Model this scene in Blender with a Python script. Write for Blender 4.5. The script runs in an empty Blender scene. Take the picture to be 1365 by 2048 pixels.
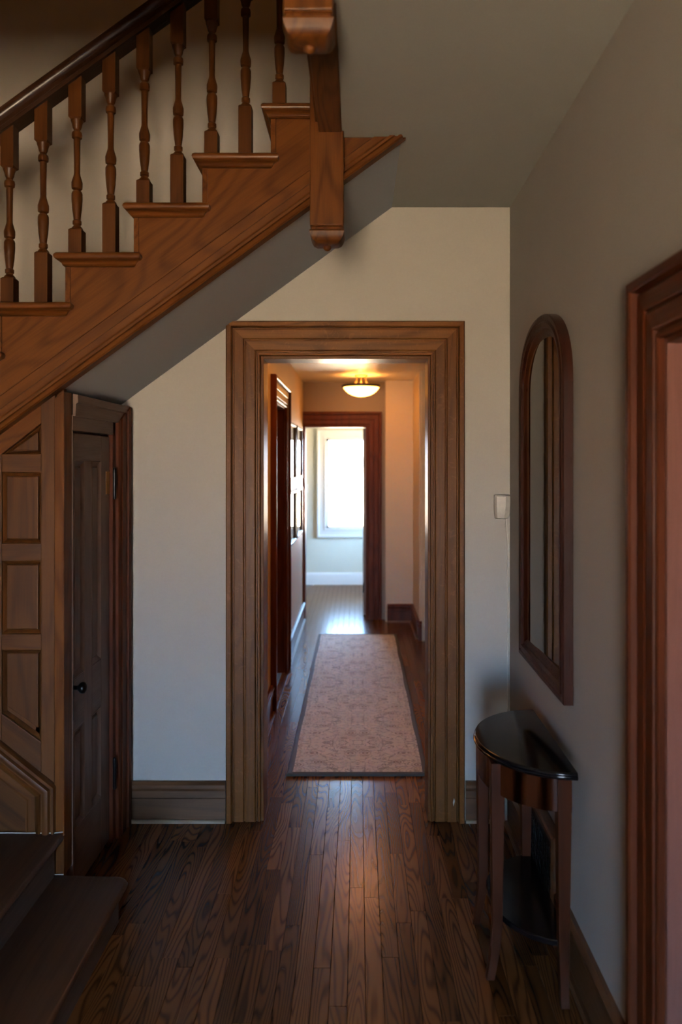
import bpy, math, random
from mathutils import Vector, Matrix
random.seed(7)
S = bpy.context.scene
C = S.collection
R = math.radians

# ------------------------------------------------------------------ camera, world, exposure
cam_d = bpy.data.cameras.new('camera'); cam = bpy.data.objects.new('camera', cam_d); C.objects.link(cam)
cam.location = (0, 0, 1.63); cam.rotation_euler = (R(90), 0, 0)
cam_d.sensor_fit = 'HORIZONTAL'; cam_d.sensor_width = 24.0; cam_d.lens = 28.31
cam_d.shift_x = -33.5/1365; cam_d.shift_y = -102/1365
cam_d.clip_start = 0.02; cam_d.clip_end = 200
cam_d.dof.use_dof = True; cam_d.dof.focus_distance = 3.3; cam_d.dof.aperture_fstop = 2.0
S.camera = cam
S.view_settings.view_transform = 'Standard'; S.view_settings.look = 'None'
S.view_settings.gamma = 1.0; S.view_settings.use_curve_mapping = False
S.view_settings.exposure = 0.0
S.cycles.use_denoising = True; S.cycles.use_adaptive_sampling = True; S.cycles.adaptive_threshold = 0.03
S.cycles.max_bounces = 10; S.cycles.diffuse_bounces = 5; S.cycles.glossy_bounces = 5
S.cycles.transmission_bounces = 6; S.cycles.transparent_max_bounces = 8
S.cycles.sample_clamp_indirect = 6.0; S.cycles.blur_glossy = 0.3
S.cycles.caustics_reflective = False; S.cycles.caustics_refractive = False

SKY = 70.0
W = bpy.data.worlds.new('overcast sky'); S.world = W; W.use_nodes = True
nt = W.node_tree; nt.nodes.clear()
tc = nt.nodes.new('ShaderNodeTexCoord'); sep = nt.nodes.new('ShaderNodeSeparateXYZ')
mr = nt.nodes.new('ShaderNodeMapRange'); mr.inputs['From Min'].default_value = -0.12; mr.inputs['From Max'].default_value = 0.14
mr.interpolation_type = 'SMOOTHSTEP'
mx = nt.nodes.new('ShaderNodeMix'); mx.data_type = 'RGBA'
mx.inputs[6].default_value = (1.10, 0.80, 0.54, 1)      # dry ground outside, lit by the sky
mx.inputs[7].default_value = (0.39, 0.68, 1.13, 1)       # cool overcast sky
bg = nt.nodes.new('ShaderNodeBackground'); bg.inputs['Strength'].default_value = SKY
wo = nt.nodes.new('ShaderNodeOutputWorld')
L = nt.links.new
L(tc.outputs['Generated'], sep.inputs[0]); L(sep.outputs['Z'], mr.inputs['Value'])
L(mr.outputs['Result'], mx.inputs[0]); L(mx.outputs[2], bg.inputs['Color']); L(bg.outputs[0], wo.inputs[0])

def portal(name, loc, rot, sx, sz):
    d = bpy.data.lights.new(name, 'AREA'); d.shape = 'RECTANGLE'; d.size = sx; d.size_y = sz
    d.cycles.is_portal = True
    o = bpy.data.objects.new(name, d); C.objects.link(o); o.location = loc; o.rotation_euler = rot
# windows: entrance glazing behind the camera (faces +Y into the house), far room window (faces -Y)
portal('entrance daylight portal', (-0.50, -3.22, 1.05), (R(90), 0, R(180)), .90, 1.7)
portal('far window daylight portal', (0.03, 10.75, 1.33), (R(90), 0, 0), 1.0, 1.25)

portal('added side window daylight portal', (1.94, 9.55, 1.37), (R(90), 0, R(-90)), 1.2, 1.26)  # portal of the added, unseen side window that brightens the far room

# ------------------------------------------------------------------ material helpers
def new_mat(name):
    m = bpy.data.materials.new(name); m.use_nodes = True
    n = m.node_tree; p = n.nodes['Principled BSDF']
    return m, n, p
def N(n, t, **kw):
    x = n.nodes.new(t)
    for k, v in kw.items(): setattr(x, k, v)
    return x
def math_n(n, op, a, b=None, clamp=False):
    x = n.nodes.new('ShaderNodeMath'); x.operation = op; x.use_clamp = clamp
    for i, v in enumerate((a, b)):
        if v is None: continue
        if isinstance(v, (int, float)): x.inputs[i].default_value = v
        else: n.links.new(v, x.inputs[i])
    return x.outputs[0]
def mixc(n, f, a, b, mode='MIX'):
    x = n.nodes.new('ShaderNodeMix'); x.data_type = 'RGBA'; x.blend_type = mode
    for i, v in ((0, f), (6, a), (7, b)):
        if isinstance(v, (int, float)): x.inputs[i].default_value = v
        elif isinstance(v, tuple): x.inputs[i].default_value = (*v[:3], 1)
        else: n.links.new(v, x.inputs[i])
    return x.outputs[2]
def noise(n, vec, scale, detail=2.0, rough=.5, dist=0.0):
    x = n.nodes.new('ShaderNodeTexNoise'); x.inputs['Scale'].default_value = scale
    x.inputs['Detail'].default_value = detail; x.inputs['Roughness'].default_value = rough
    x.inputs['Distortion'].default_value = dist
    if vec is not None: n.links.new(vec, x.inputs['Vector'])
    return x.outputs['Fac']
def vmul(n, vec, v):
    x = n.nodes.new('ShaderNodeVectorMath'); x.operation = 'MULTIPLY'; n.links.new(vec, x.inputs[0]); x.inputs[1].default_value = v
    return x.outputs[0]
def bump(n, p, h, strength, dist=.002):
    b = n.nodes.new('ShaderNodeBump'); b.inputs['Strength'].default_value = strength; b.inputs['Distance'].default_value = dist
    n.links.new(h, b.inputs['Height']); n.links.new(b.outputs[0], p.inputs['Normal'])

def wood(name, light, dark, axis='Z', rough=.32, rings=26, ring_amt=.6, vary=.35, fleck=0.0, across=7.0, along=.9, bumpy=.25, coat=0.0, spec=.5, pore=.6, softk=.8, sharp=2.2, rvar=.22):
    """stained wood: cathedral growth lines + pores running along `axis` (X, Y, Z or an angle in degrees in the XZ plane)"""
    m, n, p = new_mat(name)
    g = N(n, 'ShaderNodeNewGeometry'); oi = N(n, 'ShaderNodeObjectInfo')
    off = N(n, 'ShaderNodeCombineXYZ')
    for i, k in enumerate((37., 91., 53.)):
        n.links.new(math_n(n, 'MULTIPLY', oi.outputs['Random'], k), off.inputs[i])
    add = N(n, 'ShaderNodeVectorMath', operation='ADD'); n.links.new(g.outputs['Position'], add.inputs[0]); n.links.new(off.outputs[0], add.inputs[1])
    mp = N(n, 'ShaderNodeMapping'); n.links.new(add.outputs[0], mp.inputs['Vector'])
    # turn the grain axis onto Z
    if axis == 'X': mp.inputs['Rotation'].default_value = (0, R(-90), 0)
    elif axis == 'Y': mp.inputs['Rotation'].default_value = (R(90), 0, 0)
    elif axis != 'Z': mp.inputs['Rotation'].default_value = (0, R(-(90 - float(axis))), 0)
    v = mp.outputs[0]
    f1 = noise(n, vmul(n, v, (across, across, along)), 1.0, 1.6, .45, .15)
    ring = math_n(n, 'SINE', math_n(n, 'MULTIPLY', f1, rings * 3.0))
    ring = math_n(n, 'MULTIPLY_ADD', ring, .5); ring.node.inputs[2].default_value = .5
    ring = math_n(n, 'POWER', ring, sharp)
    pores = noise(n, vmul(n, v, (210, 210, 7)), 1.0, 2.0, .6)
    soft = noise(n, vmul(n, v, (28, 28, 1.6)), 1.0, 3.0, .6)
    f = math_n(n, 'ADD', math_n(n, 'MULTIPLY', ring, ring_amt), math_n(n, 'MULTIPLY', math_n(n, 'SUBTRACT', pores, .45), pore))
    f = math_n(n, 'ADD', f, math_n(n, 'MULTIPLY', math_n(n, 'SUBTRACT', soft, .42), softk), clamp=True)
    col = mixc(n, f, light, dark)
    if fleck:
        fl = noise(n, vmul(n, v, (26, 26, 34)), 1.0, 1.0, .4, 2.5)
        fl = math_n(n, 'MULTIPLY', math_n(n, 'MULTIPLY', math_n(n, 'SUBTRACT', fl, .60, True), 7.0, True), fleck)
        col = mixc(n, fl, col, tuple(min(1, c * 2.0 + .03) for c in light))
    val = math_n(n, 'MULTIPLY_ADD', oi.outputs['Random'], vary); val.node.inputs[2].default_value = 1 - vary / 2
    hs = N(n, 'ShaderNodeHueSaturation'); n.links.new(col, hs.inputs['Color']); n.links.new(val, hs.inputs['Value'])
    n.links.new(hs.outputs[0], p.inputs['Base Color'])
    rr = math_n(n, 'MULTIPLY_ADD', pores, rvar); rr.node.inputs[2].default_value = rough - rvar*.45
    n.links.new(rr, p.inputs['Roughness'])
    p.inputs['Specular IOR Level'].default_value = spec
    if coat: p.inputs['Coat Weight'].default_value = coat; p.inputs['Coat Roughness'].default_value = .18
    bump(n, p, pores, bumpy, .0010)
    return m

def paint(name, col, rough=.55, mott=.06, bumpy=.25, scale=160):
    m, n, p = new_mat(name)
    g = N(n, 'ShaderNodeNewGeometry')
    a = noise(n, g.outputs['Position'], 1.7, 3, .55); b = noise(n, g.outputs['Position'], scale, 2, .5)
    c2 = tuple(c * (1 - mott * 2) for c in col); c1 = tuple(min(1, c * (1 + mott)) for c in col)
    n.links.new(mixc(n, a, c2, c1), p.inputs['Base Color'])
    p.inputs['Roughness'].default_value = rough
    bump(n, p, b, bumpy, .0012)
    return m

def plain(name, col, rough=.4, metal=0.0, grain=.0, coat=0.0):
    m, n, p = new_mat(name)
    g = N(n, 'ShaderNodeNewGeometry')
    a = noise(n, g.outputs['Position'], 60, 3, .6)
    n.links.new(mixc(n, a, tuple(c * .85 for c in col), tuple(min(1, c * 1.12) for c in col)), p.inputs['Base Color'])
    rr = math_n(n, 'MULTIPLY_ADD', a, .12); rr.node.inputs[2].default_value = max(.02, rough - .06)
    n.links.new(rr, p.inputs['Roughness'])
    p.inputs['Metallic'].default_value = metal
    if coat: p.inputs['Coat Weight'].default_value = coat; p.inputs['Coat Roughness'].default_value = .06
    return m

SL = math.degrees(math.atan(.72))
OAK_L, OAK_D = (.175, .058, .011), (.055, .016, .004)
def oak(ax, tag, **k):
    d = dict(rings=20, ring_amt=.5, rough=.38, vary=.22, spec=.22, bumpy=.12); d.update(k)
    return wood('stained oak ' + tag, OAK_L, OAK_D, ax, **d)
M = {}
M['oak_x'] = wood('stained oak along x', (.25, .095, .019), (.075, .025, .006), 'X', .34, 20, .45, .2, fleck=.15, spec=.28, bumpy=.1); M['oak_y'] = oak('Y', 'along y'); M['oak_z'] = oak('Z', 'upright')
M['oak_slope'] = oak(SL, 'along the stair', ring_amt=.4, across=5.0, along=1.4, vary=.1)
M['oak_down'] = oak(-SL, 'down the skirt')
M['oak_tread'] = wood('stained oak treads', (.17, .057, .011), (.055, .016, .004), 'X', .30, 20, .45, .2, spec=.35, bumpy=.08)
M['oak_bal'] = wood('darker turned oak', (.105, .036, .008), (.04, .012, .0035), 'Z', .36, 18, .4, .25, spec=.25, bumpy=.08)
M['panel_z'] = wood('dark panelling oak', (.125, .045, .010), (.042, .013, .0035), 'Z', .4, 18, .4, .3, spec=.35, bumpy=.1)
M['panel_x'] = wood('dark panelling oak rails', (.125, .045, .010), (.042, .013, .0035), 'X', .4, 18, .4, .3, spec=.35, bumpy=.1)
M['panel_down'] = wood('dark panelling oak skirt', (.125, .045, .010), (.042, .013, .0035), -SL, .4, 18, .5, .3, spec=.35, bumpy=.1)
M['maho_slope'] = wood('dark handrail wood', (.055, .022, .010), (.02, .008, .005), SL, .3, 12, .3, .1, bumpy=.03)
M['fleck_z'] = wood('quarter sawn oak', (.175, .060, .010), (.058, .018, .004), 'Z', .36, 20, .3, .15, fleck=.22, spec=.24, bumpy=.12)
RED_L, RED_D = (.12, .028, .008), (.035, .008, .003)
M['red_z'] = wood('red brown wood upright', RED_L, RED_D, 'Z', .45, 14, .35, .15, spec=.18, bumpy=.1)
M['red_y'] = wood('red brown wood along y', RED_L, RED_D, 'Y', .40, 14, .35, .15, spec=.35, bumpy=.1)
M['jamb_red'] = wood('rose brown painted jamb', (.235, .098, .075), (.14, .056, .042), 'Z', .55, 10, .2, .1, spec=.25)
M['maho_z'] = wood('dark mahogany', (.050, .012, .006), (.014, .004, .003), 'Z', .3, 14, .4, .1, spec=.4, bumpy=.06)
M['cherry_z'] = wood('cherry table wood', (.062, .015, .004), (.024, .006, .002), 'Z', .36, 14, .4, .15, spec=.22, bumpy=.08)
M['dark_z'] = wood('dark walnut door', (.22, .135, .10), (.12, .07, .05), 'Z', .36, 14, .35, .12)
M['dark_y'] = wood('dark walnut rails', (.22, .135, .10), (.12, .07, .05), 'Y', .36, 14, .35, .12)
M['step'] = wood('dark stained step', (.075, .036, .02), (.03, .014, .009), 'Y', .42, 16, .5, .15)
M['riser'] = wood('worn grey brown riser', (.14, .105, .085), (.07, .05, .04), 'Y', .5, 12, .3, .15)
M['plank'] = wood('oak floor plank', (.165, .068, .022), (.040, .0155, .006), 'Y', .21, 62, .8, .8, across=8.0, along=.8, rvar=.05, bumpy=.04, pore=.3, softk=.5, spec=.33, sharp=3.0)
M['wall'] = paint('beige wall paint', (.60, .565, .51))
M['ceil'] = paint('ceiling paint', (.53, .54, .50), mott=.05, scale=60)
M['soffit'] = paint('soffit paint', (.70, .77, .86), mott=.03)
M['hallwall'] = paint('hall tan paint', (.66, .53, .38), rough=.42)
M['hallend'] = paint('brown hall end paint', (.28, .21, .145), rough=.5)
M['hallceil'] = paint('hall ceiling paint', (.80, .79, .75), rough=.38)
M['farwall'] = paint('pale far room paint', (.74, .74, .62))
M['white'] = paint('white trim paint', (.82, .83, .80), rough=.35, mott=.02, bumpy=.1)
M['cream'] = plain('cream plastic', (.78, .74, .66), .35)
M['creamline'] = paint('chipped cream paint', (.62, .62, .58), .5)
M['iron'] = plain('black iron', (.02, .022, .024), .3, .8)
M['amber'] = plain('bare amber wood', (.42, .19, .045), .5)
M['blackgloss'] = plain('black lacquer', (.006, .006, .007), .14)
M['blackgloss'].node_tree.nodes['Principled BSDF'].inputs['Specular IOR Level'].default_value = .3
M['blackframe'] = plain('black frame', (.010, .014, .013), .3)
M['brass'] = plain('brushed bronze', (.55, .36, .20), .35, .9)
M['grime'] = plain('sub floor', (.02, .012, .008), .8)
M['shoe'] = wood('pale shoe moulding', (.42, .32, .22), (.26, .18, .11), 'X', .5, 10, .3, .1)

def mirror_mat():
    m, n, p = new_mat('mirror silver')
    g = N(n, 'ShaderNodeNewGeometry'); a = noise(n, g.outputs['Position'], 9, 2)
    n.links.new(mixc(n, a, (.66, .67, .64), (.74, .75, .71)), p.inputs['Base Color'])
    p.inputs['Metallic'].default_value = 1; p.inputs['Roughness'].default_value = .015
    return m
M['mirror'] = mirror_mat()
def glass_mat(name, tint):
    m, n, p = new_mat(name); n.nodes.remove(p)
    t = N(n, 'ShaderNodeBsdfTransparent'); gl = N(n, 'ShaderNodeBsdfGlossy'); gl.inputs['Roughness'].default_value = .02
    g = N(n, 'ShaderNodeNewGeometry'); a = noise(n, g.outputs['Position'], 3, 2)
    n.links.new(mixc(n, a, tuple(c * .97 for c in tint), tint), t.inputs['Color'])
    fr = N(n, 'ShaderNodeFresnel'); fr.inputs['IOR'].default_value = 1.45
    ms = N(n, 'ShaderNodeMixShader'); n.links.new(fr.outputs[0], ms.inputs[0]); n.links.new(t.outputs[0], ms.inputs[1]); n.links.new(gl.outputs[0], ms.inputs[2])
    n.links.new(ms.outputs[0], n.nodes['Material Output'].inputs[0])
    return m
M['glass'] = glass_mat('window glass', (.96, .98, .97))
M['sheer'] = glass_mat('shaded window glass', (.93, .95, .94))
def picture_mat():
    m, n, p = new_mat('glazed print')
    g = N(n, 'ShaderNodeNewGeometry'); a = noise(n, g.outputs['Position'], 7, 4, .6)
    n.links.new(mixc(n, a, (.45, .44, .40), (.75, .74, .70)), p.inputs['Base Color'])
    p.inputs['Roughness'].default_value = .05; p.inputs['Specular IOR Level'].default_value = .8
    p.inputs['Coat Weight'].default_value = 1; p.inputs['Coat Roughness'].default_value = .03
    return m
M['print'] = picture_mat()
def bowl_mat():
    m, n, p = new_mat('lit alabaster glass')
    g = N(n, 'ShaderNodeNewGeometry'); a = noise(n, g.outputs['Position'], 14, 3, .6)
    p.inputs['Base Color'].default_value = (.8, .7, .55, 1); p.inputs['Roughness'].default_value = .3
    n.links.new(mixc(n, a, (1.0, .33, .05), (1.0, .40, .085)), p.inputs['Emission Color'])
    p.inputs['Emission Strength'].default_value = 18.0
    return m
M['bowl'] = bowl_mat()
def rug_mat():
    m, n, p = new_mat('faded floral runner')
    tcn = N(n, 'ShaderNodeNewGeometry'); sp = N(n, 'ShaderNodeSeparateXYZ'); n.links.new(tcn.outputs['Position'], sp.inputs[0])
    ax = math_n(n, 'ABSOLUTE', sp.outputs['X'])
    py = math_n(n, 'PINGPONG', sp.outputs['Y'], .42)
    cv = N(n, 'ShaderNodeCombineXYZ'); n.links.new(ax, cv.inputs[0]); n.links.new(py, cv.inputs[1])
    v = cv.outputs[0]
    vo = N(n, 'ShaderNodeTexVoronoi', feature='DISTANCE_TO_EDGE'); vo.inputs['Scale'].default_value = 6; n.links.new(v, vo.inputs['Vector'])
    v2 = N(n, 'ShaderNodeTexVoronoi'); v2.inputs['Scale'].default_value = 9; n.links.new(v, v2.inputs['Vector'])
    scroll = noise(n, v, 11, 2.5, .55, 2.2)
    line = math_n(n, 'SUBTRACT', 1.0, math_n(n, 'MULTIPLY', math_n(n, 'ABSOLUTE', math_n(n, 'SUBTRACT', scroll, .5)), 24), True)
    flower = math_n(n, 'SUBTRACT', 1.0, math_n(n, 'MULTIPLY', v2.outputs['Distance'], 2.4), True)
    petals = math_n(n, 'MULTIPLY', math_n(n, 'GREATER_THAN', math_n(n, 'SINE', math_n(n, 'MULTIPLY', v2.outputs['Distance'], 46)), .2), flower)
    wear = noise(n, tcn.outputs['Position'], 5, 4, .65)
    base = mixc(n, wear, (.56, .50, .40), (.80, .73, .60))
    c = mixc(n, math_n(n, 'MULTIPLY', line, math_n(n, 'MULTIPLY', wear, 1.3)), base, (.10, .085, .08))
    c = mixc(n, math_n(n, 'MULTIPLY', petals, 1.2, True), c, (.17, .085, .05))
    c = mixc(n, math_n(n, 'MULTIPLY', math_n(n, 'LESS_THAN', vo.outputs['Distance'], .012), .35), c, (.13, .11, .09))
    # pale guard stripe just inside the binding
    e = math_n(n, 'LESS_THAN', math_n(n, 'ABSOLUTE', math_n(n, 'SUBTRACT', ax, .325)), .004)
    c = mixc(n, math_n(n, 'MULTIPLY', e, .5), c, (.45, .40, .31))
    n.links.new(c, p.inputs['Base Color']); p.inputs['Roughness'].default_value = .75
    p.inputs['Sheen Weight'].default_value = .12
    fz = noise(n, tcn.outputs['Position'], 420, 2, .6)
    bump(n, p, math_n(n, 'ADD', fz, math_n(n, 'MULTIPLY', scroll, 1.0)), .5, .003)
    return m
M['rug'] = rug_mat()
M['rugedge'] = plain('dark rug binding', (.075, .068, .052), .8)

# ------------------------------------------------------------------ mesh helpers
class MB:
    def __init__(self): self.v = []; self.f = []
    def add(self, vs, fs):
        o = len(self.v); self.v += [tuple(p) for p in vs]; self.f += [tuple(i + o for i in f) for f in fs]; return self
    def box(self, x0, x1, y0, y1, z0, z1):
        vs = [(x0,y0,z0),(x1,y0,z0),(x1,y1,z0),(x0,y1,z0),(x0,y0,z1),(x1,y0,z1),(x1,y1,z1),(x0,y1,z1)]
        return self.add(vs, [(0,3,2,1),(4,5,6,7),(0,1,5,4),(1,2,6,5),(2,3,7,6),(3,0,4,7)])
    def prism(self, pts, a, b, plane='XZ'):
        """polygon in a plane, extruded from a to b along the third axis"""
        n = len(pts)
        def P(p, h):
            return {'XZ': (p[0], h, p[1]), 'YZ': (h, p[0], p[1]), 'XY': (p[0], p[1], h)}[plane]
        vs = [P(p, a) for p in pts] + [P(p, b) for p in pts]
        fs = [tuple(range(n)), tuple(range(2*n-1, n-1, -1))] + [(i, i+n, (i+1) % n + n, (i+1) % n) for i in range(n)]
        return self.add(vs, fs)
    def lathe(self, prof, c=(0,0,0), seg=20):
        """prof: list of (r, z)"""
        vs = []; fs = []
        for r, z in prof:
            for k in range(seg):
                a = 2*math.pi*k/seg; vs.append((c[0]+r*math.cos(a), c[1]+r*math.sin(a), c[2]+z))
        for i in range(len(prof)-1):
            for k in range(seg):
                k2 = (k+1) % seg
                fs.append((i*seg+k, i*seg+k2, (i+1)*seg+k2, (i+1)*seg+k))
        fs.append(tuple(range(seg-1, -1, -1))); fs.append(tuple((len(prof)-1)*seg+k for k in range(seg)))
        return self.add(vs, fs)
    def tube(self, pts, r, seg=8):
        pts = [Vector(p) for p in pts]; rings = []
        rad = r if isinstance(r, (list, tuple)) else [r]*len(pts)
        up = Vector((.3, .5, .81)).normalized()
        for i, p in enumerate(pts):
            t = (pts[min(i+1, len(pts)-1)] - pts[max(i-1, 0)]).normalized()
            u = t.cross(up).normalized(); w = t.cross(u)
            rings.append([p + (u*math.cos(2*math.pi*k/seg) + w*math.sin(2*math.pi*k/seg))*rad[i] for k in range(seg)])
        return self.rings(rings)
    def rings(self, rings, cap=True):
        seg = len(rings[0]); vs = [p for q in rings for p in q]; fs = []
        for i in range(len(rings)-1):
            for k in range(seg):
                k2 = (k+1) % seg; fs.append((i*seg+k, i*seg+k2, (i+1)*seg+k2, (i+1)*seg+k))
        if cap:
            fs.append(tuple(range(seg-1, -1, -1))); fs.append(tuple((len(rings)-1)*seg+k for k in range(seg)))
        return self.add(vs, fs)
    def strip(self, prof, p0, p1, m0, m1, nrm):
        """profile (u, w) swept from p0 to p1; u runs along m0 / m1 (mitre vectors), w along nrm"""
        p0, p1, m0, m1, nrm = map(Vector, (p0, p1, m0, m1, nrm))
        return self.rings([[p0 + m0*u + nrm*w for u, w in prof], [p1 + m1*u + nrm*w for u, w in prof]])
    def build(self, name, mat, parent=None, smooth=0, bevel=0.0, loc=None):
        me = bpy.data.meshes.new(name); me.from_pydata(self.v, [], self.f); me.validate(); me.update()
        import bmesh
        bm = bmesh.new(); bm.from_mesh(me); bmesh.ops.recalc_face_normals(bm, faces=bm.faces); bm.to_mesh(me); bm.free()
        me.materials.append(M[mat] if isinstance(mat, str) else mat)
        if smooth:
            for p in me.polygons: p.use_smooth = True
            me.set_sharp_from_angle(angle=R(smooth))
        o = bpy.data.objects.new(name, me); C.objects.link(o)
        if loc is not None: o.location = loc
        if bevel:
            b = o.modifiers.new('bevel', 'BEVEL'); b.width = bevel; b.segments = 2; b.limit_method = 'ANGLE'; b.angle_limit = R(40)
        attach(o, parent)
        return o
def attach(o, parent):
    if parent is not None:
        o.parent = parent
        if parent.type == 'EMPTY': o.matrix_parent_inverse = Matrix.Translation(-parent.location)
        else: o.matrix_parent_inverse = Matrix.Translation(-parent.location)
def copy_part(src, parent, loc):
    c = src.copy(); C.objects.link(c); c.location = loc; attach(c, parent); return c
def tag(o, label, cat, kind=None, group=None):
    o['label'] = label; o['category'] = cat
    if kind: o['kind'] = kind
    if group: o['group'] = group
    return o
def thing(name, loc, label, cat, kind=None, group=None):
    e = bpy.data.objects.new(name, None); C.objects.link(e); e.location = loc; e.empty_display_size = .1
    return tag(e, label, cat, kind, group)
def bx(name, mat, parent, x0, x1, y0, y1, z0, z1, bevel=0.0):
    return MB().box(x0, x1, y0, y1, z0, z1).build(name, mat, parent, bevel=bevel)

# ------------------------------------------------------------------ main dimensions (metres)
D, WT = 3.65, .15           # back wall face and thickness
XR = .69                    # right wall
XL = -2.4                   # left wall of the stair hall
ZC, ZF2, ZTOP = 2.78, 3.06, 5.4
HL, HR, HC = -.565, .65, 2.445   # hall walls and ceiling
HE = 8.29                   # hall end wall
FR = 10.61                  # far room window wall
YF = -3.2                   # entrance wall
DO = (-.440, .332, 2.106)   # doorway opening in the back wall

# ------------------------------------------------------------------ floor: slab and planks
floor = tag(MB().box(XL-.2, 2.2, YF-.2, FR+.2, -.14, -.014).build('floor', 'grime'), 'dark stained oak strip floor running through the house', 'floor', 'structure')
PW = .0555
plank_mesh = {}
def plank_data(ln):
    ln = round(ln, 2)
    if ln not in plank_mesh:
        a, h, c, e = PW/2-.0004, ln/2-.0004, .0012, .0012
        v = [(-a,-h,-.012),(a,-h,-.012),(a,h,-.012),(-a,h,-.012), (-a,-h,-c),(a,-h,-c),(a,h,-c),(-a,h,-c),
             (-a+e,-h+e,0),(a-e,-h+e,0),(a-e,h-e,0),(-a+e,h-e,0)]
        f = [(8,9,10,11)] + [(i, (i+1) % 4, (i+1) % 4+4, i+4) for i in range(4)] + [(i+4, (i+1) % 4+4, (i+1) % 4+8, i+8) for i in range(4)]
        me = bpy.data.meshes.new('plank'); me.from_pydata(v, [], f); me.update(); me.materials.append(M['plank'])
        plank_mesh[ln] = (me, v, f)
    return plank_mesh[ln]
rest = MB(); n_pl = 0
row = 0; x = XR - PW/2
while x > XL:
    in_hall = HL < x < HR
    y = YF; yend = FR if in_hall else D
    rng = random.Random(row*13+5); y -= rng.random()*.8
    while y < yend:
        ln = round(rng.choice((.38, .5, .62, .75, .9, 1.05, 1.2)), 2)
        y1 = y + ln
        a, b = max(y, YF), min(y1, yend)
        if b - a > .03:
            near = b > 2.15 and a < 8.4 and x > -1.08 and not (x < -.85 and b < 2.86)
            q = round(b - a, 2)
            me, v, f = plank_data(q)
            dz = rng.uniform(-.0006, 0)
            if near and n_pl < 300:
                o = bpy.data.objects.new('plank', me); C.objects.link(o); o.location = (x, (a+b)/2, dz); o.parent = floor; n_pl += 1
            else:
                rest.add([(p[0]+x, p[1]+(a+b)/2, p[2]+dz) for p in v], f)
        y = y1
    x -= PW; row += 1
for sx in (-1, 1):       # far room boards either side of the hall line
    x = (HL if sx < 0 else HR) + sx*PW/2
    while -1.6 < x < 1.8:
        me, v, f = plank_data(2.0)
        rest.add([(p[0]+x, p[1]+(HE+.15+FR)/2, p[2]) for p in v], f); x += sx*PW
o = rest.build('plank_field', 'plank', floor); o['kind'] = 'stuff'

# ------------------------------------------------------------------ walls and ceilings
def st(mb, name, mat, label, cat='wall'):
    return tag(mb.build(name, mat), label, cat, 'structure')
wb = MB()
wb.box(XL, DO[0], D, D+WT, 0, ZTOP); wb.box(DO[1], 2.4, D, D+WT, 0, ZTOP); wb.box(DO[0], DO[1], D, D+WT, DO[2], ZTOP)
wall_back = st(wb, 'wall_back', 'wall', 'beige plaster wall around the oak doorway and behind the balusters')
DR = (.98, 1.80, 1.905)     # right hand doorway: y0, y1, top
wr = MB(); wr.box(XR, XR+WT, YF, DR[0], 0, ZC); wr.box(XR, XR+WT, DR[1], D, 0, ZC); wr.box(XR, XR+WT, DR[0], DR[1], DR[2], ZC)
wall_right = st(wr, 'wall_right', 'wall', 'beige wall on the right carrying the arched mirror')
st(MB().box(XL-WT, XL, YF, D+WT, 0, ZTOP), 'wall_left', 'wall', 'beige wall at the far left of the stair hall')
EW = (-.95, -.05, .20, 1.90)
wf = MB(); wf.box(XL, EW[0], YF-WT, YF, 0, ZC); wf.box(EW[1], XR+WT, YF-WT, YF, 0, ZC)
wf.box(EW[0], EW[1], YF-WT, YF, 0, EW[2]); wf.box(EW[0], EW[1], YF-WT, YF, EW[3], ZC)
st(wf, 'wall_front', 'wall', 'beige entrance wall behind the viewer with glazing')
XW, YW0 = -.058, 1.93       # stairwell edge and its front
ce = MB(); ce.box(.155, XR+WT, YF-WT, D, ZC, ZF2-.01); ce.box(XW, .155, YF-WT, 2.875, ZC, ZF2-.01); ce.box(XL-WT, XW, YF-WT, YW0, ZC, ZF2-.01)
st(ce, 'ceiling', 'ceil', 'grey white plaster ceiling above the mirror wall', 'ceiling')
up = MB(); up.box(XL-WT, 2.4, -1.2, -1.05, ZF2, ZTOP); up.box(2.25, 2.4, -1.05, D, ZF2, ZTOP); up.box(XL-WT, 2.4, -1.2, D+WT, ZTOP, ZTOP+.1)
up.box(XR+WT, 2.4, -1.2, D, ZF2-.1, ZF2-.01); up.box(XL-WT, XL, -1.2, -1.05, ZF2, ZTOP)
st(up, 'wall_upper', 'wall', 'upper landing walls and ceiling around the stairwell')
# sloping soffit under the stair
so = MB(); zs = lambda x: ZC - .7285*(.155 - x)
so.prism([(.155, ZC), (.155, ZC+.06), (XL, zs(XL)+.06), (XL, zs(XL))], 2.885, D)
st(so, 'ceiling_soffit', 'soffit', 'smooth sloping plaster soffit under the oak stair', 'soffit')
# hall
hl = MB(); D2 = (5.36, 6.20, 2.04)
hl.box(HL-WT, HL, D+WT, D2[0], 0, HC); hl.box(HL-WT, HL, D2[1], HE, 0, HC); hl.box(HL-WT, HL, D2[0], D2[1], D2[2], HC)
st(hl, 'wall_hall_left', 'hallwall', 'tan hall wall with the four framed pictures')
hr = MB(); hr.box(HR, HR+WT, D+WT, HE+WT, 0, HC); hr.box(.579, HR, 7.28, 7.34, 0, HC); hr.box(.562, HR, 7.34, HE+WT, 0, HC); hr.box(.283, .562, 8.16, HE, 0, HC)
st(hr, 'wall_hall_right', 'hallwall', 'tan hall wall on the right with stepped chases')
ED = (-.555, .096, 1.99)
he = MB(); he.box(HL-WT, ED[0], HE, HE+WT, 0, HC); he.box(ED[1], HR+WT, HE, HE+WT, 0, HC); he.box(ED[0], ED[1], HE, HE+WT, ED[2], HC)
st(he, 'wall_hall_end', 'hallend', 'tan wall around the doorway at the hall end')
hc = MB(); hc.box(HL-WT, HR+WT, D+WT, HE+WT, HC, HC+.1)
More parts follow.
